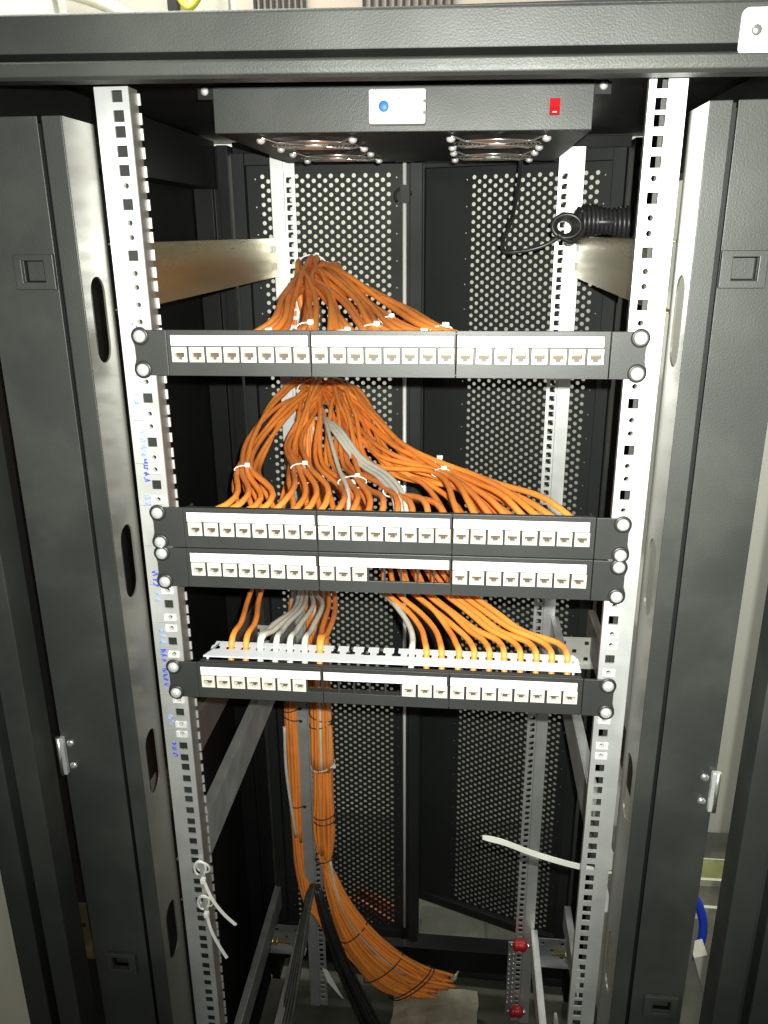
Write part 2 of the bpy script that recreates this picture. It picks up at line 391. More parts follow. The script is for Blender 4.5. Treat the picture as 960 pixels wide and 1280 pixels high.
# pencil lines and blue handwriting on the left rail
for n in range(3, -12, -1):
    if n in (0,): continue
    z = n * U + 6.3
    part('pencil_line', MB().box(-252, -252 + rnd.uniform(11, 16), 2.72, 2.95, z - .35, z + .35), 'pencil', RL)
def scribble(x, z0, z1, m, seed, amp=3.2):
    r = random.Random(seed); z = z0
    while z > z1 + 2:
        h = r.uniform(4.5, 6.5); pts = []; n = r.randint(5, 8); ph = r.uniform(0, 6)
        for i in range(n):                                    # one small written character, read sideways along the rail
            pts.append((x + amp * math.sin(ph + i * r.uniform(1.1, 2.1)), 2.72, z - h * (i / (n - 1) * .7 + .3 * r.random())))
        part('handwriting', MB().tube(spline(pts, 5), 0.65, 4), m, RL)
        z -= h + r.uniform(.5, 1.8)
for x, z0, z1, m, s, a in [(-243, -55, -66, 'ink_pale', 1, 3), (-242, -92, -118, 'ink_pale', 2, 3), (-241.5, -122, -138, 'ink', 3, 2.6), (-242, -141, -148, 'ink', 4, 3), (-243, -160, -170, 'ink_pale', 5, 3.4),
                           (-244, -244, -262, 'ink', 6, 3), (-244, -268, -280, 'ink_pale', 7, 3), (-243.5, -312, -330, 'ink_pale', 8, 3), (-244, -336, -352, 'ink', 9, 3.2), (-244.5, -360, -382, 'ink', 10, 2.6),
                           (-244, -420, -432, 'ink_pale', 11, 3), (-243, -455, -478, 'ink', 12, 2.6), (-238, 12, 8, 'ink', 13, 4)]:
    scribble(x, z0, z1, m, s, a)

def rear_rail(sx, label):
    t = thing('mounting_rail', label, 'rail', (sx * 240, 717, -1500), 'galvanised mounting rails')
    mm = lambda a, b, c: (sx * a, c, b)
    zs = [-1700.0]
    for n, k, z in sorted(hole_z(4, -37), key=lambda q: q[2]): zs += [z - 4.75, z + 4.75]
    zs.append(222.0)
    part('hole_flange', MB().grid([222, 227.8, 237.3, 240.4], zs, lambda i, j: not (i == 1 and j % 2 == 1), 717, 719, mm), 'zinc', t)
    part('flat_flange', MB().box(*sorted((sx * 241.2, sx * 263)), 713, 715, -1700, 222), 'zinc' if sx < 0 else 'zinc', t)
    part('fold', MB().box(*sorted((sx * 240.2, sx * 241.6)), 713.2, 730, -1700, 222), 'zinc_dull', t)
    return t
rear_rail(-1, 'galvanised rear mounting rail with orange cables tied along it')
RRR = rear_rail(1, 'galvanised rear mounting rail before the perforated right rear door')
for z in (-1170, -1186):
    pass

# ------------------------------------------------------------------ depth brackets and rear cross brackets
def depth_bracket(sx, z0, z1, m, label):
    t = thing('depth_bracket', label, 'bracket', (sx * 257, 360, z0), 'flat brackets joining front and rear rails')
    p1 = part('web', MB().box(*sorted((sx * 255.5, sx * 257.5)), 36, 712, z0, z1), m, t, 0.5)
    part('top_fold', MB().box(*sorted((sx * 257.6, sx * 270)), 36, 712, z1 - 2, z1), m, t, 0.4)
    part('bottom_fold', MB().box(*sorted((sx * 257.6, sx * 270)), 36, 712, z0, z0 + 2), m, t, 0.4)
    for i in range(4):
        for j in range(2):
            y = 655 + i * 12; z = z0 + 12 + j * (z1 - z0 - 36)
            part('slot_mark', MB().box(*sorted((sx * 254.9, sx * 255.4)), y, y + 4, z, z + 12), 'zinc_dull', t)
    return t
depth_bracket(-1, 20, 84, 'brass', 'yellowish zinc bracket running back from the left rail above the top patch panel')
depth_bracket(1, 18, 83, 'brass', 'pale zinc bracket under the black cord coil behind the right rail')
depth_bracket(-1, -718, -652, 'zinc_dull', 'dull steel bracket running back from the left rail under the lowest patch panel')
depth_bracket(1, -690, -625, 'zinc_dull', 'dull steel bracket running back from the right rail under the lowest patch panel')
depth_bracket(-1, -1455, -1392, 'zinc_dull', 'dusty bracket at the foot of the left rear rail beside black cables')
depth_bracket(1, -1470, -1412, 'zinc', 'shiny bracket at the foot of the right rear rail beside the red insulators')
def cross_bracket(x0, x1, y, z0, z1, m, label, bolts=()):
    t = thing('cross_bracket', label, 'bracket', ((x0 + x1) / 2, y, z0), 'short cross brackets on the rear rails')
    def sq(cx, cz, s=4.2): return [(cx - s, cz - s), (cx + s, cz - s), (cx + s, cz + s), (cx - s, cz + s)]
    w_ = x1 - x0; h = z1 - z0
    hs = [sq(x0 + w_ * .2, z0 + h * .80), sq(x0 + w_ * .72, z0 + h * .80), sq(x0 + w_ * .45, z0 + h * .5), sq(x0 + w_ * .72, z0 + h * .22)]
    part('plate', MB().holed([(x0, z0), (x1, z0), (x1, z1), (x0, z1)], hs, y, y + 2, XZ), m, t)
    part('lower_fold', MB().box(x0, x1, y - 16, y - .1, z0, z0 + 2), m, t)
    for bxx, bz in bolts:
        sg = -1 if bxx > 0 else 1
        part('bolt', MB().lathe([(8, 0), (8, 7), (4.5, 7.2), (4.5, 46)], (bxx, y - 9, bz), 'x', 6, sg).lathe([(7.5, 11), (7.5, 17)], (bxx, y - 9, bz), 'x', 6, sg), 'gold', t)
    return t
cross_bracket(266, 352, 709, -727, -667, 'zinc_pale', 'pale bracket with square holes joining right rear rail to cabinet side')
cross_bracket(-352, -266, 709, -727, -667, 'zinc_pale', 'pale bracket with square holes left of the grey cable bundle')
cross_bracket(266, 352, 708, -1500, -1432, 'zinc_dull', 'low bracket with brass bolt beside the right rear rail', [(350, -1466)])
cross_bracket(-352, -266, 708, -1520, -1450, 'zinc_dull', 'low bracket with brass bolt beside the left rear rail', [(-348, -1490)])
cross_bracket(-412, -346, -8, -760, -690, 'brass', 'olive bracket seen in the gap left of the left blanking panel')

# ------------------------------------------------------------------ rear doors
def perforated(x0, ncol, ztop, nrow, cw=10.35, ch=15.7, r=3.9, y0=0.0, th=1.2):
    m = MB(); n = 8
    for i in range(ncol):
        cx = x0 + (i + .5) * cw; off = ch / 2 if i % 2 else 0
        for j in range(nrow):
            cz = ztop - off - (j + .5) * ch
            inn = []; out = []
            for k in range(n):
                a = 2 * math.pi * k / n; ca, sa = math.cos(a), math.sin(a)
                inn.append((cx + r * ca, cz + r * sa))
                out.append((cx + cw / 2 * ((ca > .3) - (ca < -.3)), cz + ch / 2 * ((sa > .3) - (sa < -.3))))
            vs = [(p, y0, q) for p, q in out] + [(p, y0, q) for p, q in inn] + [(p, y0 + th, q) for p, q in inn]
            fs = [(k, (k + 1) % n, (k + 1) % n + n, k + n) for k in range(n)] + [(k + n, (k + 1) % n + n, (k + 1) % n + 2 * n, k + 2 * n) for k in range(n)]
            m.add(vs, fs)
        if off: m.box(cx - cw / 2, cx + cw / 2, y0, y0 + th, ztop - ch / 2, ztop); m.box(cx - cw / 2, cx + cw / 2, y0, y0 + th, ztop - nrow * ch - ch / 2 - .1, ztop - nrow * ch - ch / 2)
        else: m.box(cx - cw / 2, cx + cw / 2, y0, y0 + th, ztop - nrow * ch - ch / 2 - .1, ztop - nrow * ch)
    return m
def rear_door(sx, label):
    # local: hinge edge at x = 0, door runs towards the middle along +x (mirrored for the right leaf)
    W = 343.0 if sx < 0 else 400.0
    t = thing('rear_door', label, 'door', (sx * 347, 786, -1530), 'perforated double rear doors')
    t['_org'] = (0.0, 0.0, -1530.0)
    NR = 108; CWD = 10.35; ztop = 196.0; zb = ztop - NR * 15.7 - 7.95
    p0 = 47.0; p1 = p0 + 23 * CWD
    d = lambda x: -sx * x
    def bxx(x0, x1, y0, y1, z0, z1): return MB().box(min(d(x0), d(x1)), max(d(x0), d(x1)), y0, y1, z0, z1)
    pf = perforated(p0, 23, ztop, NR); pf.v = [(d(x), y, z) for x, y, z in pf.v]
    pm_ = part('perforated_sheet', pf, 'door_paint', t)
    # solid margins with a row of pin holes next to the perforation
    def margin(xa, xb, pin):
        hs = []
        for k in range(36):
            z = ztop - 12 - k * 47.1
            hs.append([(d(pin + 1.3 * math.cos(2 * math.pi * q / 6)), z + 1.3 * math.sin(2 * math.pi * q / 6)) for q in range(6)])
        return MB().holed([(d(xa), zb), (d(xb), zb), (d(xb), ztop), (d(xa), ztop)], hs, 0, 1.2, XZ)
    part('hinge_margin', margin(0, p0, p0 - 8), 'door_paint', t)
    part('inner_margin', margin(p1, W, p1 + 9), 'door_paint', t)
    part('top_margin', bxx(0, W, 0, 1.2, ztop, 226), 'door_paint', t)
    part('bottom_margin', bxx(0, W, 0, 1.2, -1530, zb), 'door_paint', t)
    part('hinge_stile', bxx(2, 24, -20, -.1, -1530, 226), 'door_paint', t, 1)
    part('inner_stile', bxx(W - 24, W - 2, -22, -.1, -1530, 226), 'door_paint', t, 1)
    part('top_rail', bxx(24.2, W - 24.2, -16, -.1, 206, 226), 'door_paint', t, 1)
    part('bottom_rail', bxx(24.2, W - 24.2, -14, -.1, -1530, zb + 2), 'door_paint', t, 1)
    if sx < 0:
        rd = part('lock_rod', MB().lathe([(3.6, 0), (3.6, 1745)], (d(W - 33), -26, -1535), 'z', 12, 1), 'rod', t)
        sub('guide', MB().box(d(W - 49), d(W - 18), -30, -21, 207, 212), 'zinc', rd, t['_org'])
        g = MB().tube([(d(W - 36) - 14 * math.cos(a), -26, 152 + 13 * math.sin(a)) for a in [i * .35 - 0.8 for i in range(12)]], 2.4, 7)
        g.box(d(W - 40), d(W - 24), -32, -22, 140, 170)
        sub('catch', g, 'paint_in', rd, t['_org'])
        sub('guide', MB().box(d(W - 41), d(W - 25), -33, -22, -1512, -1480), 'paint_in', rd, t['_org'])
    return t
ld = rear_door(-1, 'closed perforated rear door with a thin bright lock rod, on the left')
rd_ = rear_door(1, 'perforated rear door standing ajar behind the right rear rail')
rd_.rotation_euler = (0, 0, math.radians(-20))

# ------------------------------------------------------------------ fan unit
fan = thing('fan_unit', 'black roof fan unit with thermostat, red switch and chrome guards', 'fan unit', (0, 390, 250))
FC = (0, 0, 215)
fx, f0, f1, z0, z1 = 203, 195, 585, 194, 240
hs = [[(cx + 53 * math.cos(2 * math.pi * k / 28), cyy + 53 * math.sin(2 * math.pi * k / 28)) for k in range(28)] for cx in (-107, 107) for cyy in (278, 455)]
tl = lambda mb: tilt(mb, -0.009, FC)
part('front_panel', tl(MB().box(-fx, fx, f0, f0 + 1.6, z0, z1)), 'paint', fan, 0.8)
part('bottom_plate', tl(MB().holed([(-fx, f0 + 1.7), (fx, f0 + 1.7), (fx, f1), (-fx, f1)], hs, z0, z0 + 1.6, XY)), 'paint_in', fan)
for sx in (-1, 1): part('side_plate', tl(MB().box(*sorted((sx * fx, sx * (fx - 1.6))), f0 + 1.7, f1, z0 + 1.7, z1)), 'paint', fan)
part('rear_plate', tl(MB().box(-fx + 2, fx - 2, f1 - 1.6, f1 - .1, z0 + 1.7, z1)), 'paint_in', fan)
part('top_plate', tl(MB().box(-fx - 14, fx + 14, f0 + 2, f1 - 2, z1 + .1, z1 + 1.6)), 'paint_in', fan)
for sx in (-1, 1):
    part('mounting_screw', tl(MB().lathe([(4.5, 0), (4.2, 1.5), (2, 3), (.4, 3.4)], (sx * (fx + 9), f0 + 1.8, z1 - 4), 'y', 12)), 'screw', fan)
    part('mounting_tab', tl(MB().box(*sorted((sx * (fx + .5), sx * (fx + 17))), f0 + 2, f0 + 3.4, z1 - 12, z1)), 'paint_in', fan)
for cx in (-107, 107):
    for cyy in (278, 455):
        fr = part('fan', tl(MB().lathe([(52.6, 0), (52.6, 26), (50, 26), (50, 0.2)], (cx, cyy, z0 + 2), 'z', 28, 1)), 'black_cable', fan)
        bl = MB()
        for k in range(7):
            a = 2 * math.pi * k / 7; c0, s0 = math.cos(a), math.sin(a); c1, s1 = math.cos(a + .55), math.sin(a + .55)
            bl.add([(cx + 19 * c0, cyy + 19 * s0, z0 + 8), (cx + 48 * c0, cyy + 48 * s0, z0 + 6), (cx + 48 * c1, cyy + 48 * s1, z0 + 20), (cx + 19 * c1, cyy + 19 * s1, z0 + 17)], [(0, 1, 2, 3)])
        bl.lathe([(19, 0), (19, 18)], (cx, cyy, z0 + 5), 'z', 18, 1)
        sub('rotor', tl(bl), 'black_cable', fr, fan['_org'])
        gd = MB(); zz = z0 - 5
        for R_ in (15, 20, 25, 30, 35, 40, 45, 50):
            gd.tube([(cx + R_ * math.cos(2 * math.pi * k / 28), cyy + R_ * math.sin(2 * math.pi * k / 28), zz) for k in range(28)], 0.75, 6, closed=True)
        hubm = MB().lathe([(15, 0), (14.6, 1.4), (9, 2.6), (1, 3)], (cx, cyy, zz), 'z', 18, -1)
        sub('guard_hub', tl(hubm), 'screw', fr, fan['_org'])
        for k in range(4):
            a = math.radians(45 + 90 * k); ca, sa = math.cos(a), math.sin(a)
            gd.tube([(cx + 12 * ca, cyy + 12 * sa, zz - .5), (cx + 52 * ca, cyy + 52 * sa, zz - .5), (cx + 66 * ca, cyy + 66 * sa, z0 - 2.5), (cx + 74 * ca, cyy + 74 * sa, z0 - 2)], 1.5, 6)
        gdo = sub('guard', tl(gd), 'chrome', fr, fan['_org'])
        for k in range(4):
            a = math.radians(45 + 90 * k)
            sub('guard_screw', tl(MB().lathe([(5, 0), (5, 2.6), (3.4, 4.6), (.6, 5.4)], (cx + 74 * math.cos(a), cyy + 74 * math.sin(a), z0 - 3), 'z', 10, -1)), 'screw', fr, fan['_org'])
th = part('thermostat', tl(MB().prism(rrect(-31, 29, 199.5, 233, 2.4), 177, 194.8, XZ)), 'thermo', fan, 0.8)
sub('dial', tl(MB().lathe([(5.4, 0), (5.2, 2), (4.6, 2.6), (.3, 2.7)], (-15, 177, 216.5), 'y', 24)), 'dial', th, fan['_org'])
gr = MB()
for k in range(16):
    gr.box(-26 + k * 2.0, -25.2 + k * 2.0, 176.6, 176.95, 200.6, 208)
    gr.box(-26 + k * 2.0, -25.2 + k * 2.0, 176.6, 176.95, 231, 232.8)
sub('vent_ribs', tl(gr), 'mark', th, fan['_org'])['kind'] = 'stuff'
sub('scale', tl(MB().tube([(-15 + 9.6 * math.cos(a), 176.9, 216.5 + 9.6 * math.sin(a)) for a in [math.radians(60 + 9 * i) for i in range(18)]], 0.22, 4)
    .box(8, 8.5, 176.7, 176.95, 210, 226).box(2, 3.6, 176.7, 176.95, 211, 212.4).box(0, 2, 176.7, 176.95, 224, 225.4)
    .tube([(14.5 + 2.4 * math.cos(a), 176.9, 221 + 2.4 * math.sin(a)) for a in [math.radians(30 * i) for i in range(12)]], 0.2, 4, closed=True)
    .tube([(14.5 + 2.4 * math.cos(a), 176.9, 212.5 + 2.4 * math.sin(a)) for a in [math.radians(30 * i) for i in range(12)]], 0.2, 4, closed=True)), 'mark', th, fan['_org'])
for z in (221, 210):
    sub('terminal', tl(MB().box(26.4, 29.6, 175.8, 178, z - 1.4, z + 1.4)), 'washer', th, fan['_org'])
sw = part('rocker_switch', tl(MB().holed(rrect(156.6, 169.4, 206.6, 225.4, 1.2, 2), [rrect(157.5, 168.5, 207.8, 224.2, .6, 1)], 192.6, 194.9, XZ)), 'washer', fan, 0.3)
sub('rocker', tl(MB().prism([(193.5, 208), (190.2, 208.5), (192.4, 216.2), (188.8, 223.4), (193.5, 224)], 157.8, 168.2, YZ)), 'red', sw, fan['_org'])
sub('rocker_mark', tl(MB().box(161, 165, 190.3, 190.8, 210.5, 211.4)), 'plate', sw, fan['_org'])

# ------------------------------------------------------------------ patch panels
def jx(k): return -204 + 136 * (k // 8) + 8.6 + 16.9 * (k % 8)
TOPZ, BOTZ = 21.6, -21.6
def face_mesh():
    xs = [-207.0]; kinds = ['s']
    for k in range(24):
        x = jx(k); xs += [x - 7.45, x + 7.45]
    xs.append(207.0)
    xs2 = sorted(set(xs + [-68.5, -67.7, 67.5, 68.3]))
    zs = [BOTZ, -8.6, 6.3, 17.4, TOPZ]
    def solid(i, j):
        c = (xs2[i] + xs2[i + 1]) / 2
        if -68.5 < c < -67.7 or 67.5 < c < 68.3: return j in (9,)
        if j == 1:
            return not any(abs(c - jx(k)) < 7.4 for k in range(24))
        return True
    m = MB().grid(xs2, zs, solid, 0, 3, XZ)
    return m
FACE = face_mesh().mesh('face_plate', 'panel')
CHAS = MB().box(-206, 206, 3.1, 11, 18.2, 19.8).box(-206, -204.4, 3.1, 26, -19, 18).box(204.4, 206, 3.1, 26, -19, 18).box(-206, 206, 3.1, 26, -20.4, -19).mesh('chassis', 'panel')
def ear_mesh(sx):
    x0 = 207.15 if sx < 0 else 207.7
    pts = [(x0, BOTZ), (x0, TOPZ)] + [(234 + 7.3 * math.cos(math.radians(a)), 14.3 + 7.3 * math.sin(math.radians(a))) for a in range(90, -31, -20)]
    pts += [(238.9, 6), (238.9, -6)] + [(234 + 7.3 * math.cos(math.radians(a)), -14.3 + 7.3 * math.sin(math.radians(a))) for a in range(30, -91, -20)]
    return MB().prism([(sx * p, q) for p, q in pts], -0.6, 2.2, XZ).mesh('ear', 'panel')
EAR = {-1: ear_mesh(-1), 1: ear_mesh(1)}
LAB = MB().box(-66, 66, -0.9, -0.05, -4.6, 5.0).mesh('label_strip', 'label')
COV = MB().box(-66.3, 66.3, -1.1, -0.2, 5.35, 6.0).mesh('label_lip', 'panel')
def jack_mesh():
    A = [-7.2, -4.9, -2.4, 2.4, 4.9, 7.2]; B = [-7.2, -5.2, -2.8, 1.8, 7.0]
    def solid(i, j):
        if j == 2 and 1 <= i <= 3: return False
        if j == 1 and i == 2: return False
        return True
    m = MB().grid(A, B, solid, -0.5, 5.2, XZ)
    m.box(-3.4, 3.4, -0.8, -0.55, 5.0, 5.7)
    return m.mesh('jack', 'jack')
JACK = jack_mesh()
pmb = MB().box(-6, 6, 5.3, 7.0, -5.7, 3.6)
PORT = pmb.mesh('port', 'port')
cmb = MB()
for k in range(8): cmb.box(-3.9 + k * 1.02, -3.45 + k * 1.02, 3.4, 5.2, 0.0, 1.2)
CONT = cmb.mesh('contacts', 'contact')
SCREW = MB().lathe([(6.0, 0), (5.9, 1.4), (4.9, 3.2), (2.8, 4.4), (0.6, 4.9)], (0, -2.0, 0), 'y', 18).mesh('screw', 'screw')
SLOT = MB().box(-2.2, 2.2, -6.72, -6.3, -.4, .4).box(-.4, .4, -6.73, -6.31, -2.2, 2.2).mesh('slot', 'mark')
WASH = MB().lathe([(8.6, 0), (8.6, 1.2), (7.0, 1.9)], (0, -0.65, 0), 'y', 18).mesh('washer', 'washer')
def L3(x, y, z): return Vector((x, y, z)) / 1000
def patch_panel(zc, label, missing=(), jr=3):
    t = thing('patch_panel', label, 'patch panel', (0, 0, zc), 'black patch panels with 24 jack positions')
    r = random.Random(int(-zc) + 5)
    f = link('face_plate', FACE, t); bev(f, 0.35)
    link('chassis', CHAS, t)
    for sx in (-1, 1):
        e = link('ear', EAR[sx], t); bev(e, 0.5)
        for sz in (-1, 1):
            sc = link('screw', SCREW, t, L3(sx * 232.55 + r.uniform(-.4, .4), 0, sz * 15.875)); sc.rotation_euler = (0, r.uniform(0, 3), 0)
            wq = link('washer', WASH, sc); link('slot', SLOT, sc)
    for g in range(3):
        l = link('label_strip', LAB, t, L3(-68 + 136 * (g - 1) + 67.2, 0, 11.8)); link('label_lip', COV, l)
    for k in range(24):
        if k in missing: continue
        j = link('jack', JACK, t, L3(jx(k) + r.uniform(-.15, .15), r.uniform(-.3, .3), -1.2)); j.rotation_euler = (0, r.uniform(-.012, .012), 0)
        link('port', PORT, j); link('contacts', CONT, j)
    return t
ZC = [-15.875, -4 * U - 15.875, -5 * U - 15.875, -8 * U - 15.875]
MISS3 = set(range(11, 16)); MISS4 = {7, 8, 9, 10, 11, 12}
patch_panel(ZC[0], 'topmost black patch panel, all 24 ivory jacks fitted')
patch_panel(ZC[1], 'upper of two stacked black patch panels, all jacks fitted')
patch_panel(ZC[2], 'lower of two stacked black patch panels with five empty openings')
P4 = patch_panel(ZC[3], 'lowest black patch panel with six empty openings and white cable comb', MISS4)
# patch panel 3 has five empty openings: rebuild its jacks
p3 = [o for o in C.objects if o.name.startswith('patch_panel')][2]
for o in list(p3.children):
    if o.name.startswith('jack'):
        x = o.location.x * 1000
        if any(abs(x - jx(k)) < 4 for k in MISS3):
            for c_ in list(o.children): bpy.data.objects.remove(c_)
            bpy.data.objects.remove(o)
# white comb behind the lowest panel: T-shaped slots open to the rear edge
def comb():
    m = MB(); y0, y1 = 12, 46; z = 23.8
    pts = [(-203, y0), (206, y0), (206, y1 - 8), (202, y1)]
    for k in range(23, -1, -1):
        x = jx(k)
        pts += [(x + 2.5, y1), (x + 2.5, y1 - 8), (x + 5.8, y1 - 10), (x + 5.8, y1 - 18), (x - 4.2, y1 - 18), (x - 4.2, y1 - 10), (x - 2.5, y1 - 8), (x - 2.5, y1)]
    pts += [(-192, y1)]
    tris = tessellate_polygon([[Vector((p, q, 0)) for p, q in pts]]); n = len(pts)
    vs = [(p, q, z) for p, q in pts] + [(p, q, z - 1.6) for p, q in pts]
    fs = [tuple(t) for t in tris] + [tuple(i + n for i in t)[::-1] for t in tris] + [(i, (i + 1) % n, (i + 1) % n + n, i + n) for i in range(n)]
    m.add(vs, fs)
    return m
link('cable_comb', comb().mesh('cable_comb', 'comb'), P4)
for sx in (-1, 1):
    link('comb_arm', MB().box(sx * 198 - 1, sx * 198 + 1, 11, 44, 19.9, 22.1).mesh('comb_arm', 'comb'), P4)

# ------------------------------------------------------------------ cables
ALL = []
tr_count = {'L': 0, 'R': 0, 'B': 0}
TC_ = {'L': (-276, 724), 'R': (-207, 694), 'B': (-240, 744)}
def trunk(kind, ztop):
    """points of one cable running down the left rear rail and fanning out over the floor"""
    i = tr_count[kind]; tr_count[kind] += 1
    a = i * 2.39996; q = 3.15 * math.sqrt(i + .4)
    dx, dy = q * math.cos(a) * .95, q * math.sin(a)
    pts = []
    z = ztop
    while z > -1230:
        wv = 2.0 * math.sin(z * .011 + a); cx, cyy = TC_[kind]
        if kind == 'L':
            f_ = min(1, max(0, (-430 - z) / 330)); cx = -232 + (-276 + 232) * f_; cyy = 744 + (724 - 744) * f_
        pts.append((cx + dx + wv, cyy + dy + 1.5 * math.cos(z * .009 + a), z)); z -= 190
    return pts, dx, dy
def floor_fan(i, n, dy):
    s = (i + .5) / n * 2 - 1 + rnd.uniform(-.14, .14)      # -1 lower edge .. 1 upper edge
    d = rnd.uniform(-16, 16)
    b = [(-205, 692, -1262, 10), (-170, 684, -1380, 28), (-108, 690, -1500, 48), (-32, 706, -1586, 58), (30 + rnd.uniform(-34, 34), 726, -1628 + rnd.uniform(-14, 14), 50)]
    nx, nz = 0.72, 0.69
    return [(x + nx * s * w_, y + d * min(1, w_ / 30), z + nz * s * w_) for x, y, z, w_ in b]
NF = 62; fan_i = list(range(NF)); rnd.shuffle(fan_i)
def cable(name, pts, m, label, group, r=3.25, n=7, org=None, seg=6):
    c = spline(pts, seg)
    o = single(name, MB().tube(c, r, n), m, label, 'cable', org or pts[0], group)
    ALL.append((o, c)); return c
def full_cable(head, kind, ztop, m, label, group, tofloor=True, r=3.25):
    tr, dx, dy = trunk(kind, ztop)
    pts = head + tr
    if kind == 'L' and fan_i:
        pts = pts + [(-272 + dx, 722 + dy, -1290), (-244 + dx, 706 + dy, -1390)] + floor_fan(fan_i.pop(), NF, dy)[2:]
    elif tofloor and fan_i:
        pts = pts + floor_fan(fan_i.pop(), NF, dy)
    return cable('network_cable', pts, m, label, group, r=r)
zp = ZC[0]
LAB1 = 'orange network cable in the fan gathered behind the topmost patch panel'
fan1 = []
for k in range(24):
    x = jx(k); g = k // 4
    a_ = rnd.uniform(0, 6.28); q_ = 21 * math.sqrt(rnd.random())
    ap = (-186 + q_ * math.cos(a_) + (x / 200) * 8, 664 + rnd.uniform(-14, 14), 32 + q_ * math.sin(a_) * .8 + (abs(x) / 200) * 4)
    gx = .62 * (jx(min(23, g * 4 + 1)) * .5 + jx(min(23, g * 4 + 2)) * .5) - 35
    wx = .62 * x - 35
    wx = wx * .80 + gx * .20 + rnd.uniform(-1, 1)
    head = [(x, 24, zp - 2), (x, 42, zp - 10), (wx, 118, -13 + rnd.uniform(-3, 3)),
            (wx * .66 + ap[0] * .34 + rnd.uniform(-7, 7), 320, 8 + rnd.uniform(-9, 9)), (wx * .25 + ap[0] * .75 + rnd.uniform(-6, 6), 520, 30 + rnd.uniform(-10, 10)), ap,
            (-214 + rnd.uniform(-8, 8), 700 + rnd.uniform(-6, 6), 14 + rnd.uniform(-6, 6))]
    kind = 'LRB'[k % 3]
    if kind in 'LB': head.append((-226, 736, -14))
    fan1.append(full_cable(head, kind, -70, 'orange' if k % 3 else 'orange_b', LAB1, 'cables of the upper orange fan', r=4.0))
LAB2 = 'orange network cable in the wide fan above the two stacked patch panels'
fan2 = []
GRP = {}
def fan2_cable(k, zc, low):
    x = jx(k); g = k // 4; gx = (jx(g * 4 + 1) + jx(g * 4 + 2)) / 2; i4 = k % 4 - 1.5
    left = max(0, -gx - 20) / 180
    if (low, g) not in GRP:
        mx = -176 + (.93 * gx + 176) * (.5 if gx > -60 else .42) - 62 * left + (14 if gx > 60 else 0) + rnd.uniform(-6, 6)
        mz = (-214 + 34 * left if not low else -232 + 16 * left) + rnd.uniform(-5, 5)
        qx = mx + (.93 * gx - mx) * .62 - 20 * left; qz = (mz - 190) / 2 - 5 + 6 * left - (10 if low else 0)
        GRP[(low, g)] = (mx, mz, qx, qz, (200, 235, 215, 190, 250, 230)[g] + (24 if low else 0))
    mx, mz, qx, qz, qy = GRP[(low, g)]
    a_ = rnd.uniform(0, 6.28); q_ = 24 * math.sqrt(rnd.random())
    ap = (-182 + q_ * math.cos(a_) + x * .10, 676 + rnd.uniform(-12, 12), -174 + q_ * .7 * math.sin(a_))
    near = (.93 * x, 72, -190 + rnd.uniform(-3, 2)) if not low else (.93 * x, 92, -230 + rnd.uniform(-6, 6))
    tight = 7 if not low and g < 2 else (9 if not low else 14)
    q = (qx + i4 * tight + rnd.uniform(-2, 2), qy + (rnd.uniform(-14, 14) if tight > 7 else 0), qz + rnd.uniform(-5, 5))
    mid = (mx + i4 * 9 + rnd.uniform(-11, 11), 375 + rnd.uniform(-25, 25), mz + rnd.uniform(-13, 13))
    p_ = (ap[0] + (mid[0] - ap[0]) * .5 + rnd.uniform(-9, 9), 540 + rnd.uniform(-20, 20), -186 + 14 * left + rnd.uniform(-13, 13))
    head = [(x, 24, zc - 2), (x, 40, zc + (0 if not low else 3)), near, q, mid, p_, ap, (-212 + rnd.uniform(-9, 9), 700 + rnd.uniform(-6, 6), -196)]
    kind = 'RRLB'[k % 4]
    if kind in 'LB': head.append((-226, 736, -225))
    fan2.append((k, low, full_cable(head, kind, -262, 'orange' if rnd.random() < .6 else 'orange_b', LAB2, 'cables of the wide orange fan', r=3.65)))
for k in range(24): fan2_cable(k, ZC[1], False)
for k in range(24):
    if k not in MISS3: fan2_cable(k, ZC[2], True)
# grey cables lying in the wide fan
LG = 'pale grey cable lying across the wide orange cable fan'
for i, (x1, z1_) in enumerate([(8, -201), (14, -201), (20, -202), (-46, -206)][:4]):
    if i < 3: mids = [(x1 - 10, 130, -199 + i), (x1 - 34, 215, -202 + i * 2), (-72 + i * 4, 320, -207 + i * 3), (-118 + i * 5, 420, -190 + i * 2)]
    else: mids = [(-58, 150, -200), (-84, 250, -200), (-118, 380, -186), (-140, 470, -180)]
    head = [(x1, 60, z1_ - 6)] + mids + [(-164, 560, -192), (-186, 668, -186), (-205, 705, -204)]
    tr, dx, dy = trunk('R', -262)
    cable('network_cable', head + tr[:3], 'grey_cable', LG, 'grey cables in the wide fan', r=3.0)

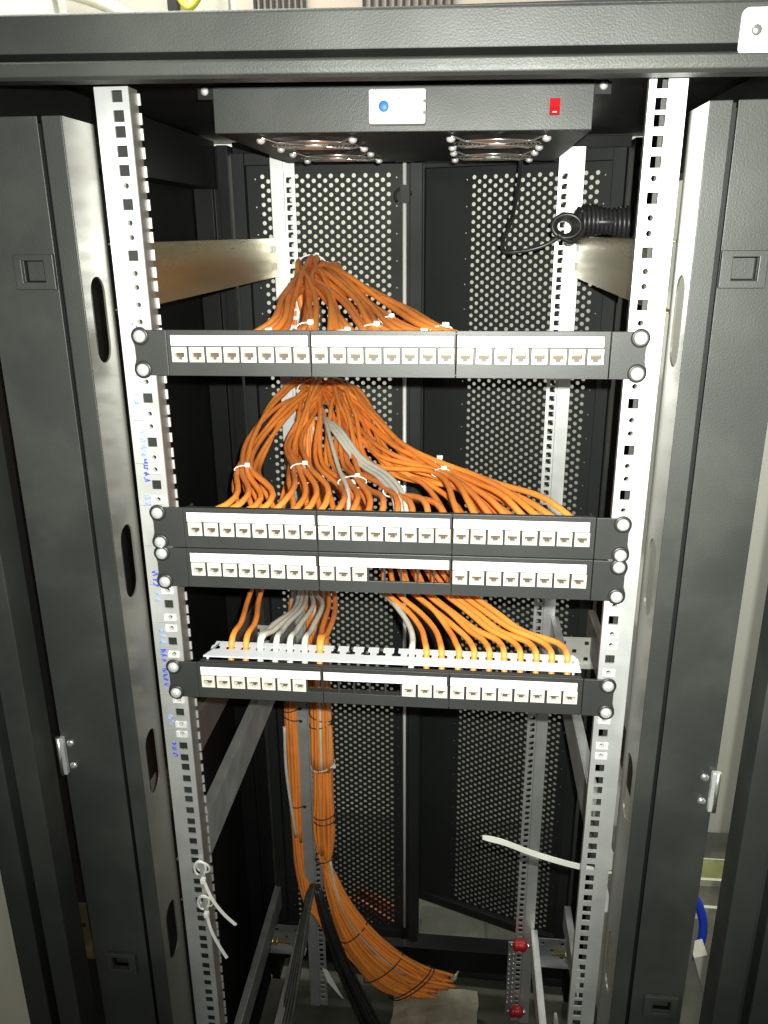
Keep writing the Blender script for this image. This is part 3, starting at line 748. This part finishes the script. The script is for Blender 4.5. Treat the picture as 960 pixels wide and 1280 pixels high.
# cables of the lowest panel
zc4 = ZC[3]; CZ = zc4 + 24
def drop(k, m, label, group, W1, W2, name='network_cable', kind='R'):
    x = jx(k)
    head = [(x, 24, zc4 - 2), (x, 34, zc4 + 10), (x + rnd.uniform(-1, 1), 38, CZ + 3)] + W1 + W2
    tr, dx, dy = trunk(kind, -420)
    cable(name, head + tr[:4], m, label, group, r=3.5)
for i, k in enumerate((1, 2)):
    drop(k, 'orange', 'orange cable entering the left end of the white comb', 'orange cables at the left end of the comb',
         [(jx(k) - 3, 90, -346), (jx(k) - 20 - 2 * i, 180, -362), (-218 + i * 12, 330, -372), (-222 + i * 8, 460, -340)], [(-216, 600, -290), (-206, 694, -330)])
for i, k in enumerate((3, 3, 4, 5, 6)):
    x = jx(k) + (7 if i == 1 else 0)
    W = [(x - 4, 90, -354), (x * .8 - 34, 230, -396 + i * 2), (-180 + i * 6, 420, -444), (-192 + i * 4, 560, -440)]
    drop(k, 'grey_cable', 'grey cable fanning into the left half of the white comb', 'grey cables entering the comb', W, [(-203, 690, -405)])
for i, k in enumerate((7, 7)):
    drop(k, 'orange', 'orange cable hanging to the comb beside the grey bundle', 'orange pair beside the grey bundle',
         [(jx(k) - 8 + i * 7, 90, -356), (-112 + i * 9, 300, -412), (-150 + i * 9, 470, -444)], [(-188, 640, -420)])
drop(13, 'grey_cable', 'single grey cable curving right to the middle of the comb', None,
     [(jx(13), 60, CZ + 4), (16, 110, -348), (-4, 170, -354), (-46, 300, -388), (-90, 470, -440)], [(-180, 660, -410)])
for k in range(14, 24):
    x = jx(k); j1 = rnd.uniform(-4, 4); j2 = rnd.uniform(-5, 5)
    W = [(x - 3, 56, CZ + 4), (.75 * x + 3 + j1, 100, -347 + rnd.uniform(-3, 3)), (.66 * x - 9 + j1, 142, -347 + j2), (.66 * x - 38 + j1, 190, -347 + j2), (.5 * x - 60, 330, -352 + j2), (.25 * x - 110, 480, -344 + j2)]
    drop(k, 'orange', 'orange cable curving down into the right half of the white comb', 'orange cables at the right half of the comb', W, [(-160, 610, -330), (-200, 694, -360)])
# one white cable beside the trunk, black power cables below
cable('network_cable', [(-198, 690, -1235), (-186, 676, -1300), (-140, 672, -1410), (-78, 680, -1500), (-30, 694, -1556)], 'plastic', 'white cable along the upper edge of the loose orange bundle', None, r=3.4)
cable('network_cable', [(-288, 700, -900), (-289, 698, -1000), (-283, 700, -1100), (-276, 706, -1190)], 'plastic', 'white cable on the outer side of the orange trunk', None, r=3.6)
for i in range(11):
    a = i * 2.4; q = 5.0 * math.sqrt(i + .3); dx, dy = q * math.cos(a), q * math.sin(a) * .8
    pts = [(-238 + dx * .3, 676 + dy * .4, -1300 + rnd.uniform(-6, 6)), (-226 + dx * .4, 660 + dy * .5, -1284), (-212 + dx * .6, 648 + dy, -1330), (-176 + dx, 640 + dy, -1460), (-128 + dx * 1.5, 632 + dy, -1590), (-74 + dx * 1.8, 610 + dy * 1.4, -1700), (-30 + dx * 2.2, 560 + dy * 2, -1738)]
    cable('power_cable', pts, 'black_cable' if i % 3 else 'black_cable_dusty', 'black cable in the bundle hanging beside the loose orange cables', 'black cables at the cabinet foot', r=4.0)
for i in range(4):
    pts = [(-236, 676, -1300), (-240 + i * 3, 655, -1286 + i * 2), (-247 + i * 4, 600, -1320 + i * 4), (-256 + i * 6, 480, -1385 + i * 3), (-262 + i * 7, 330, -1425), (-266 + i * 7, 180, -1450)]
    cable('power_cable', pts, 'black_cable_dusty', 'dusty black cable running forward along the left foot bracket', 'dusty black cables at the left foot', r=4.2)
# black power cord of the fan unit and its coil
cord = [(150, 560, 200), (150, 556, 186), (146, 530, 150), (134, 480, 100), (124, 452, 76), (126, 440, 66), (150, 432, 66), (186, 428, 76), (204, 430, 88)]
coil = []
NT = 13
for i in range(NT * 12 + 1):
    a = 2 * math.pi * i / 12; t_ = i / (NT * 12)
    rr = 17 + 2.5 * math.sin(t_ * 9)
    coil.append((224 + t_ * 76, 446 + rr * .8 * math.cos(a), 103 + rr * math.sin(a) + 1.5 * math.sin(t_ * 5)))
cm = MB().tube(spline(cord, 8), 3.0, 8).tube(coil, 3.1, 7)
for q in range(4):
    cm.tube([(208 + (19 - q * 2) * math.cos(a), 424 + q * 5 + 3 * math.sin(a), 98 + (15 - q) * math.sin(a)) for a in [2 * math.pi * i / 20 for i in range(20)]], 3.0, 7, closed=True)
cm.tube(spline([(196, 420, 88), (216, 424, 78), (232, 432, 92), (236, 436, 112), (226, 430, 118)], 6), 3.2, 7)
for yq in (436, 456): cm.tube([(222, yq, 103), (302, yq, 103)], 6, 8)
single('coiled_black_cable', cm, 'black_cable', 'black fan power cord hanging down and wound into a coil', 'cable', cord[0])

# ------------------------------------------------------------------ cable ties
def loop_tie(curves, cond, label, group, m='tie', r=0.8, head=True, tail=0, grow=3.3, flat=0.0):
    pts = []; dirs = []
    for c in curves:
        i = min(range(1, len(c) - 1), key=lambda i: abs(cond(c[i])))
        # exact crossing
        a, b = c[i - 1], c[i + 1]
        pts.append(c[i]); dirs.append((b - a).normalized())
    ce = sum(pts, Vector()) / len(pts); d = sum(dirs, Vector()).normalized()
    u = Vector((0, 0, 1)); u = (u - d * u.dot(d)).normalized(); v = d.cross(u)
    xs = [(p - ce).dot(v) for p in pts]; ys = [(p - ce).dot(u) for p in pts]
    ex = (max(xs) - min(xs)) / 2 + grow; ey = (max(ys) - min(ys)) / 2 + grow
    cx = (max(xs) + min(xs)) / 2; cyy = (max(ys) + min(ys)) / 2
    c0 = ce + v * cx + u * cyy
    mb = MB().tube([c0 + v * ex * math.cos(a) + u * ey * math.sin(a) for a in [2 * math.pi * i / 18 for i in range(18)]], r, 6, closed=True)
    org = tuple(c0)
    t = thing('cable_tie', label, 'cable tie', org, group)
    part('strap', mb, m, t)
    if head:
        h = c0 + v * ex * .35 + u * (ey * .94 + 1.2)
        hb = MB().prism(rrect(-3.1, 3.1, -2.6, 2.6, .8, 2), -2.4, 2.4, lambda a, b, c: tuple(h + v * a + u * b + d * c))
        part('head', hb, m, t)
    return t
T1 = 'small white cable tie on the upper orange fan'
for g in range(6):
    cs = fan1[g * 4:g * 4 + 4]
    if cs: loop_tie(cs, lambda p: p.y - (140 if g % 2 else 124), T1 + ' close to the topmost patch panel', 'ties along the topmost patch panel')
loop_tie(fan1[16:20], lambda p: p.y - 205, 'white cable tie highest on the right slope of the upper orange fan', None)
loop_tie(fan1[:14], lambda p: p.y - 640, 'large white cable tie round the apex of the upper orange fan', None, r=1.3)
hi = {g: [c for k, l, c in fan2 if not l and k // 4 == g] for g in range(6)}
lo = {g: [c for k, l, c in fan2 if l and k // 4 == g] for g in range(6)}
T2 = 'small white cable tie on the wide orange fan above the stacked panels'
for g in range(5): loop_tie(hi[g], lambda p: p.y - GRP[(False, g)][4], T2, 'ties on the wide orange fan')
loop_tie(hi[5], lambda p: p.y - 300, 'white cable tie round the long right strand of the wide orange fan', None, grow=4)
for g in (1, 2): loop_tie(lo[g], lambda p: p.y - GRP[(True, g)][4], T2, 'ties on the wide orange fan')
loop_tie([c for k, l, c in fan2][::3], lambda p: p.y - 640, 'large white cable tie round the apex of the wide orange fan', None, r=1.3)
def ring_tie(cx, cy, z, rx, ry, m, label, group=None, dz=0.0, tail=None, r=1.2):
    t = thing('cable_tie', label, 'cable tie', (cx, cy, z), group)
    part('strap', MB().tube([(cx + rx * math.cos(a), cy + ry * math.sin(a), z + dz * math.cos(a) * rx) for a in [2 * math.pi * i / 20 for i in range(20)]], r, 6, closed=True), m, t)
    part('head', MB().box(cx + rx - 2.5, cx + rx + 4, cy - ry * .5 - 3, cy - ry * .5 + 2, z + dz * rx - 3, z + dz * rx + 3), m, t)
    return t
TB = 'black cable tie round the orange trunk on the left rear rail'
for z, d_ in ((-862, -.3), (-880, .25), (-1110, .2), (-1125, .1), (-1225, .35)):
    ring_tie(-207, 694, z, 25, 24, 'black_tie', TB + ', inner side', 'black ties on the inner orange strand', d_)
for z, d_ in ((-866, .2), (-886, -.3), (-1110, -.1)):
    ring_tie(-276, 724, z, 20, 20, 'black_tie', TB + ', outer side', 'black ties on the outer orange strand', d_)
ring_tie(-207, 694, -985, 26, 25, 'tie', 'white cable tie round the orange trunk below the lowest patch panel', None, .25)
for i, (px, py, pz, rr) in enumerate([(-148, 688, -1428, 44), (-82, 694, -1538, 64), (-20, 708, -1594, 70), (-13, 710, -1602, 70)]):
    nrm = Vector((.69, .1, -.72)).normalized(); v = Vector((0, 1, 0)); v = (v - nrm * v.dot(nrm)).normalized(); u = nrm.cross(v)
    c0 = Vector((px, py, pz))
    single('cable_tie', MB().tube([c0 + u * rr * math.cos(a) + v * 24 * math.sin(a) for a in [2 * math.pi * q / 24 for q in range(24)]], 1.4, 6, closed=True), 'black_tie',
           'black cable tie round the loose orange bundle near the floor', 'cable tie', (px, py, pz), 'black ties on the loose orange bundle')
# white ties threaded through the left front rail
def rail_tie(z, tail, label):
    t = thing('cable_tie', label, 'cable tie', (-226, 2, z), None)
    part('strap', MB().tube([(-227 + 7 * math.cos(a), 2 - 3 * math.sin(a), z + 13 * math.sin(a) + 3 * math.cos(a)) for a in [2 * math.pi * i / 20 for i in range(20)]], 1.5, 6, closed=True)
         .tube([(-224 + 8 * math.cos(a), 4 - 5 * math.sin(a), z + 12 * math.sin(a)) for a in [2 * math.pi * i / 20 for i in range(20)]], 1.4, 6, closed=True), 'tie', t)
    part('head', MB().box(-226, -220, -5, 1, z - 18, z - 11), 'tie', t, 0.8)
    pts = spline([(-223, -2, z - 14)] + tail, 6)
    tb = MB()
    for a, b in zip(pts[:-1], pts[1:]):
        pass
    n = len(pts); vs = []
    for p in pts: vs += [(p.x - 1.5, p.y, p.z - 1.1), (p.x + 1.5, p.y, p.z + 1.1), (p.x + 1.5, p.y + 1.3, p.z + 1.1), (p.x - 1.5, p.y + 1.3, p.z - 1.1)]
    fs = [(i * 4 + k, i * 4 + (k + 1) % 4, i * 4 + 4 + (k + 1) % 4, i * 4 + 4 + k) for i in range(n - 1) for k in range(4)] + [(0, 1, 2, 3), (n * 4 - 4, n * 4 - 3, n * 4 - 2, n * 4 - 1)]
    part('tail', tb.add(vs, fs), 'tie', t)
rail_tie(-632, [(-212, -8, -668), (-198, -8, -692), (-186, -6, -708)], 'white nylon tie with long tail through the left rail, upper of two')
rail_tie(-684, [(-218, -8, -712), (-210, -8, -738), (-201, -6, -762)], 'white nylon tie with long tail through the left rail, lower of two')
# wide translucent strap end poking out beside the right rail
sp = spline([(109, -2, -557), (130, 6, -568), (165, 12, -586), (200, 16, -600), (240, 22, -614)], 6)
vs = []
for i, p in enumerate(sp):
    h = 3.6 if i > 2 else 2.4 + i * .5
    vs += [(p.x, p.y - .8, p.z - h), (p.x, p.y - .8, p.z + h), (p.x, p.y + .8, p.z + h), (p.x, p.y + .8, p.z - h)]
n = len(sp)
fs = [(i * 4 + k, i * 4 + (k + 1) % 4, i * 4 + 4 + (k + 1) % 4, i * 4 + 4 + k) for i in range(n - 1) for k in range(4)] + [(0, 1, 2, 3), (n * 4 - 4, n * 4 - 3, n * 4 - 2, n * 4 - 1)]
single('cable_tie', MB().add(vs, fs), 'plastic', 'wide pale plastic strap end poking out beside the right rail', 'cable tie', (240, 22, -614))

# ------------------------------------------------------------------ grounding busbar on the right rear rail
bb = thing('grounding_busbar', 'grounding bar with red insulators and bright screws on the right rear rail', 'busbar', (228, 690, -1640))
part('bar', MB().box(205, 222, 690, 694, -1650, -1432), 'zinc_dull', bb, 0.5)
for z in (-1440, -1640):
    iq = part('insulator', MB().lathe([(9, 0), (13, 3), (13.5, 10), (11.5, 14), (13.5, 18), (13, 27), (9, 30)], (216, 692, z), 'x', 16, 1), 'red_b', bb)
    sub('insulator_bolt', MB().lathe([(5, 0), (5, 6), (3, 7)], (216, 692, z), 'x', 8, -1).lathe([(5, 0), (5, 7)], (246, 692, z), 'x', 8, 1), 'chrome', iq, bb['_org'])
for i in range(11):
    z = -1467 - i * 14.4
    for dx in (209, 218):
        part('terminal_screw', MB().lathe([(3.6, 0), (3.4, 2), (1.4, 3.4)], (dx, 689.9, z + (3 if dx > 210 else 0)), 'y', 8), 'chrome', bb)

# ------------------------------------------------------------------ things on the floor
single('floor_pipe', MB().tube(spline([(-420, 905, FLZ + 40), (-100, 893, FLZ + 38), (160, 885, FLZ + 40), (420, 880, FLZ + 38)], 8), 38, 18), 'pipe',
       'thick black pipe lying on the floor behind the loose orange bundle', 'pipe', (0, 890, FLZ))
def rough_block(x0, x1, y0, y1, z0, z1, seed):
    r = random.Random(seed); m = MB(); n = 6
    A = [x0 + (x1 - x0) * i / n for i in range(n + 1)]; B = [y0 + (y1 - y0) * i / n for i in range(n + 1)]
    m.grid(A, B, lambda i, j: True, z1, z0, XY)
    m.v = [(x + r.uniform(-3, 3), y + r.uniform(-3, 3), z + (r.uniform(-3, 3) if z > z0 + 1 else 0)) for x, y, z in m.v]
    return m
single('cement_block', rough_block(-60, 142, 640, 760, FLZ, -1668, 3), 'block', 'pale cement block on the floor under the loose orange bundle', 'block', (40, 700, FLZ))
single('cement_slab', rough_block(-10, 165, 950, 1055, FLZ, FLZ + 45, 4), 'floor', 'grey cement slab on the floor behind the black pipe', 'block', (80, 1000, FLZ))
pb = MB().tube(spline([(86, 862, FLZ + 78), (92, 850, FLZ + 80), (96, 838, FLZ + 62), (86, 834, FLZ + 40), (74, 836, FLZ + 20)], 5), [5 + 3 * math.sin(i * .9) for i in range(21)], 6)
single('plastic_scrap', pb, 'plastic', 'scrap of pale plastic lying on the black floor pipe', 'scrap', (86, 850, FLZ + 70))
single('plastic_scrap', MB().tube(spline([(300, 560, -1480), (302, 556, -1540), (292, 552, -1590), (298, 550, -1640)], 5), [3 + 3 * abs(math.sin(i * .7)) for i in range(16)], 6), 'plastic',
       'pale plastic rag hanging beside the shiny foot bracket', 'scrap', (298, 552, -1640))
single('paper_tag', MB().prism([(-215, -1492), (-204, -1496), (-168, -1580), (-176, -1572), (-205, -1530)], 636, 637, XZ), 'label', 'white pointed tag hanging among the black cables', 'tag', (-200, 636, -1530))
single('orange_cable_heap', MB().tube(spline([(-250, 1090, FLZ + 20), (-190, 1060, FLZ + 40), (-120, 1030, FLZ + 30), (-70, 1010, FLZ + 20), (-110, 1040, FLZ + 20), (-190, 1090, FLZ + 50), (-130, 1050, FLZ + 60), (-70, 1020, FLZ + 50)], 8), 10, 8),
       'rust', 'orange cable coil on the floor behind the left rear door', 'cable', (-150, 1050, FLZ))
for i, (x, y, sz, lb) in enumerate([(-150, 560, 26, 'crumpled grey scrap on the cabinet floor behind the black cables'), (180, 590, 18, 'small pale scrap on the cabinet floor below the red insulators'), (250, 960, 40, 'torn pale scrap on the floor behind the right rear door')]):
    r = random.Random(i + 40); m_ = MB(); n = 6
    m_.grid([x + sz * (q / n - .5) for q in range(n + 1)], [y + sz * (q / n - .5) for q in range(n + 1)], lambda a, b: r.random() > .12, FLZ + 14, FLZ + 15, XY)
    m_.v = [(p + r.uniform(-2, 2), q + r.uniform(-2, 2), z + 5 * math.sin(p * .3) + 4 * math.cos(q * .35)) for p, q, z in m_.v]
    single('floor_scrap', m_, 'plastic', lb, 'scrap', (x, y, FLZ + 12))
# right of the cabinet: floor ducts, blue cable and cream trunking
single('floor_duct', MB().box(500, 1500, 1345, 1475, FLZ, FLZ + 12), 'floor', 'flat grey floor duct along the back wall right of the cabinet', 'duct', (900, 1400, FLZ))
single('floor_duct', MB().box(500, 1500, 1262, 1340, FLZ, FLZ + 16), 'olive', 'olive floor duct right of the cabinet', 'duct', (900, 1300, FLZ))
single('floor_duct', MB().box(500, 1500, 1340.5, 1344.5, FLZ, FLZ + 22).box(500, 1500, 1252, 1261.5, FLZ, FLZ + 22), 'cream', 'cream edging of the floor ducts right of the cabinet', 'duct', (900, 1300, FLZ))
single('floor_duct', MB().box(500, 1500, 1150, 1160, FLZ, FLZ + 16), 'cream', 'narrow cream floor strip right of the cabinet', 'duct', (900, 1155, FLZ))
single('blue_cable', MB().tube(spline([(548, 645, -1190), (584, 635, -1232), (598, 625, -1285), (590, 615, -1330), (556, 606, -1366)], 8), 9, 10), 'blue', 'thick blue cable hanging in the gap right of the cabinet', 'cable', (600, 620, -1300))
single('cable_trunking', MB().prism([(565, -1300), (590, -1290), (650, -1480), (625, -1490)], 560, 600, XZ), 'cream', 'cream trunking leaning in the gap right of the cabinet', 'trunking', (600, 580, -1400))

# ------------------------------------------------------------------ strip of wall above the cabinet
single('wall_board', MB().box(-500, 1100, 1462, 1479, 560, 700), 'pinkish', 'beige board on the wall above the cabinet', 'board', (300, 1470, 560))
single('wall_board', MB().box(-1700, -520, 1464, 1479, 545, 720), 'wall_dimmer', 'pale grey sheet added to darken the bright wall above the cabinet, far left', 'board', (-1000, 1470, 545))  # added sheet, only there to tone down the overexposed wall
gv = thing('wall_grille', 'dark slotted grille on the wall above the cabinet', 'grille', (-200, 1460, 560))
for x in [-455 + i * 15 for i in range(9)] + [-190 + i * 19 for i in range(12)]:
    part('slat', MB().box(x, x + 7, 1452, 1461, 570, 690), 'pipe', gv)
single('network_cable', MB().tube(spline([(-1150, 1400, 690), (-980, 1400, 660), (-820, 1400, 620), (-700, 1410, 560)], 6), 16, 8), 'cream', 'thick white cable crossing the wall above the cabinet, far left', 'cable', (-900, 1400, 560))
single('network_cable', MB().tube(spline([(-640, 1400, 700), (-628, 1400, 640), (-600, 1400, 600), (-560, 1400, 640), (-540, 1400, 720)], 6), 8, 8), 'yellow', 'yellow cable loop on the wall above the cabinet', 'cable', (-600, 1400, 560))
single('wall_bracket', MB().box(-664, -640, 1440, 1478, 560, 700), 'pipe', 'dark upright bracket by the yellow cable above the cabinet', 'bracket', (-652, 1460, 560))

for o in C.objects:
    if '_org' in o: del o['_org']
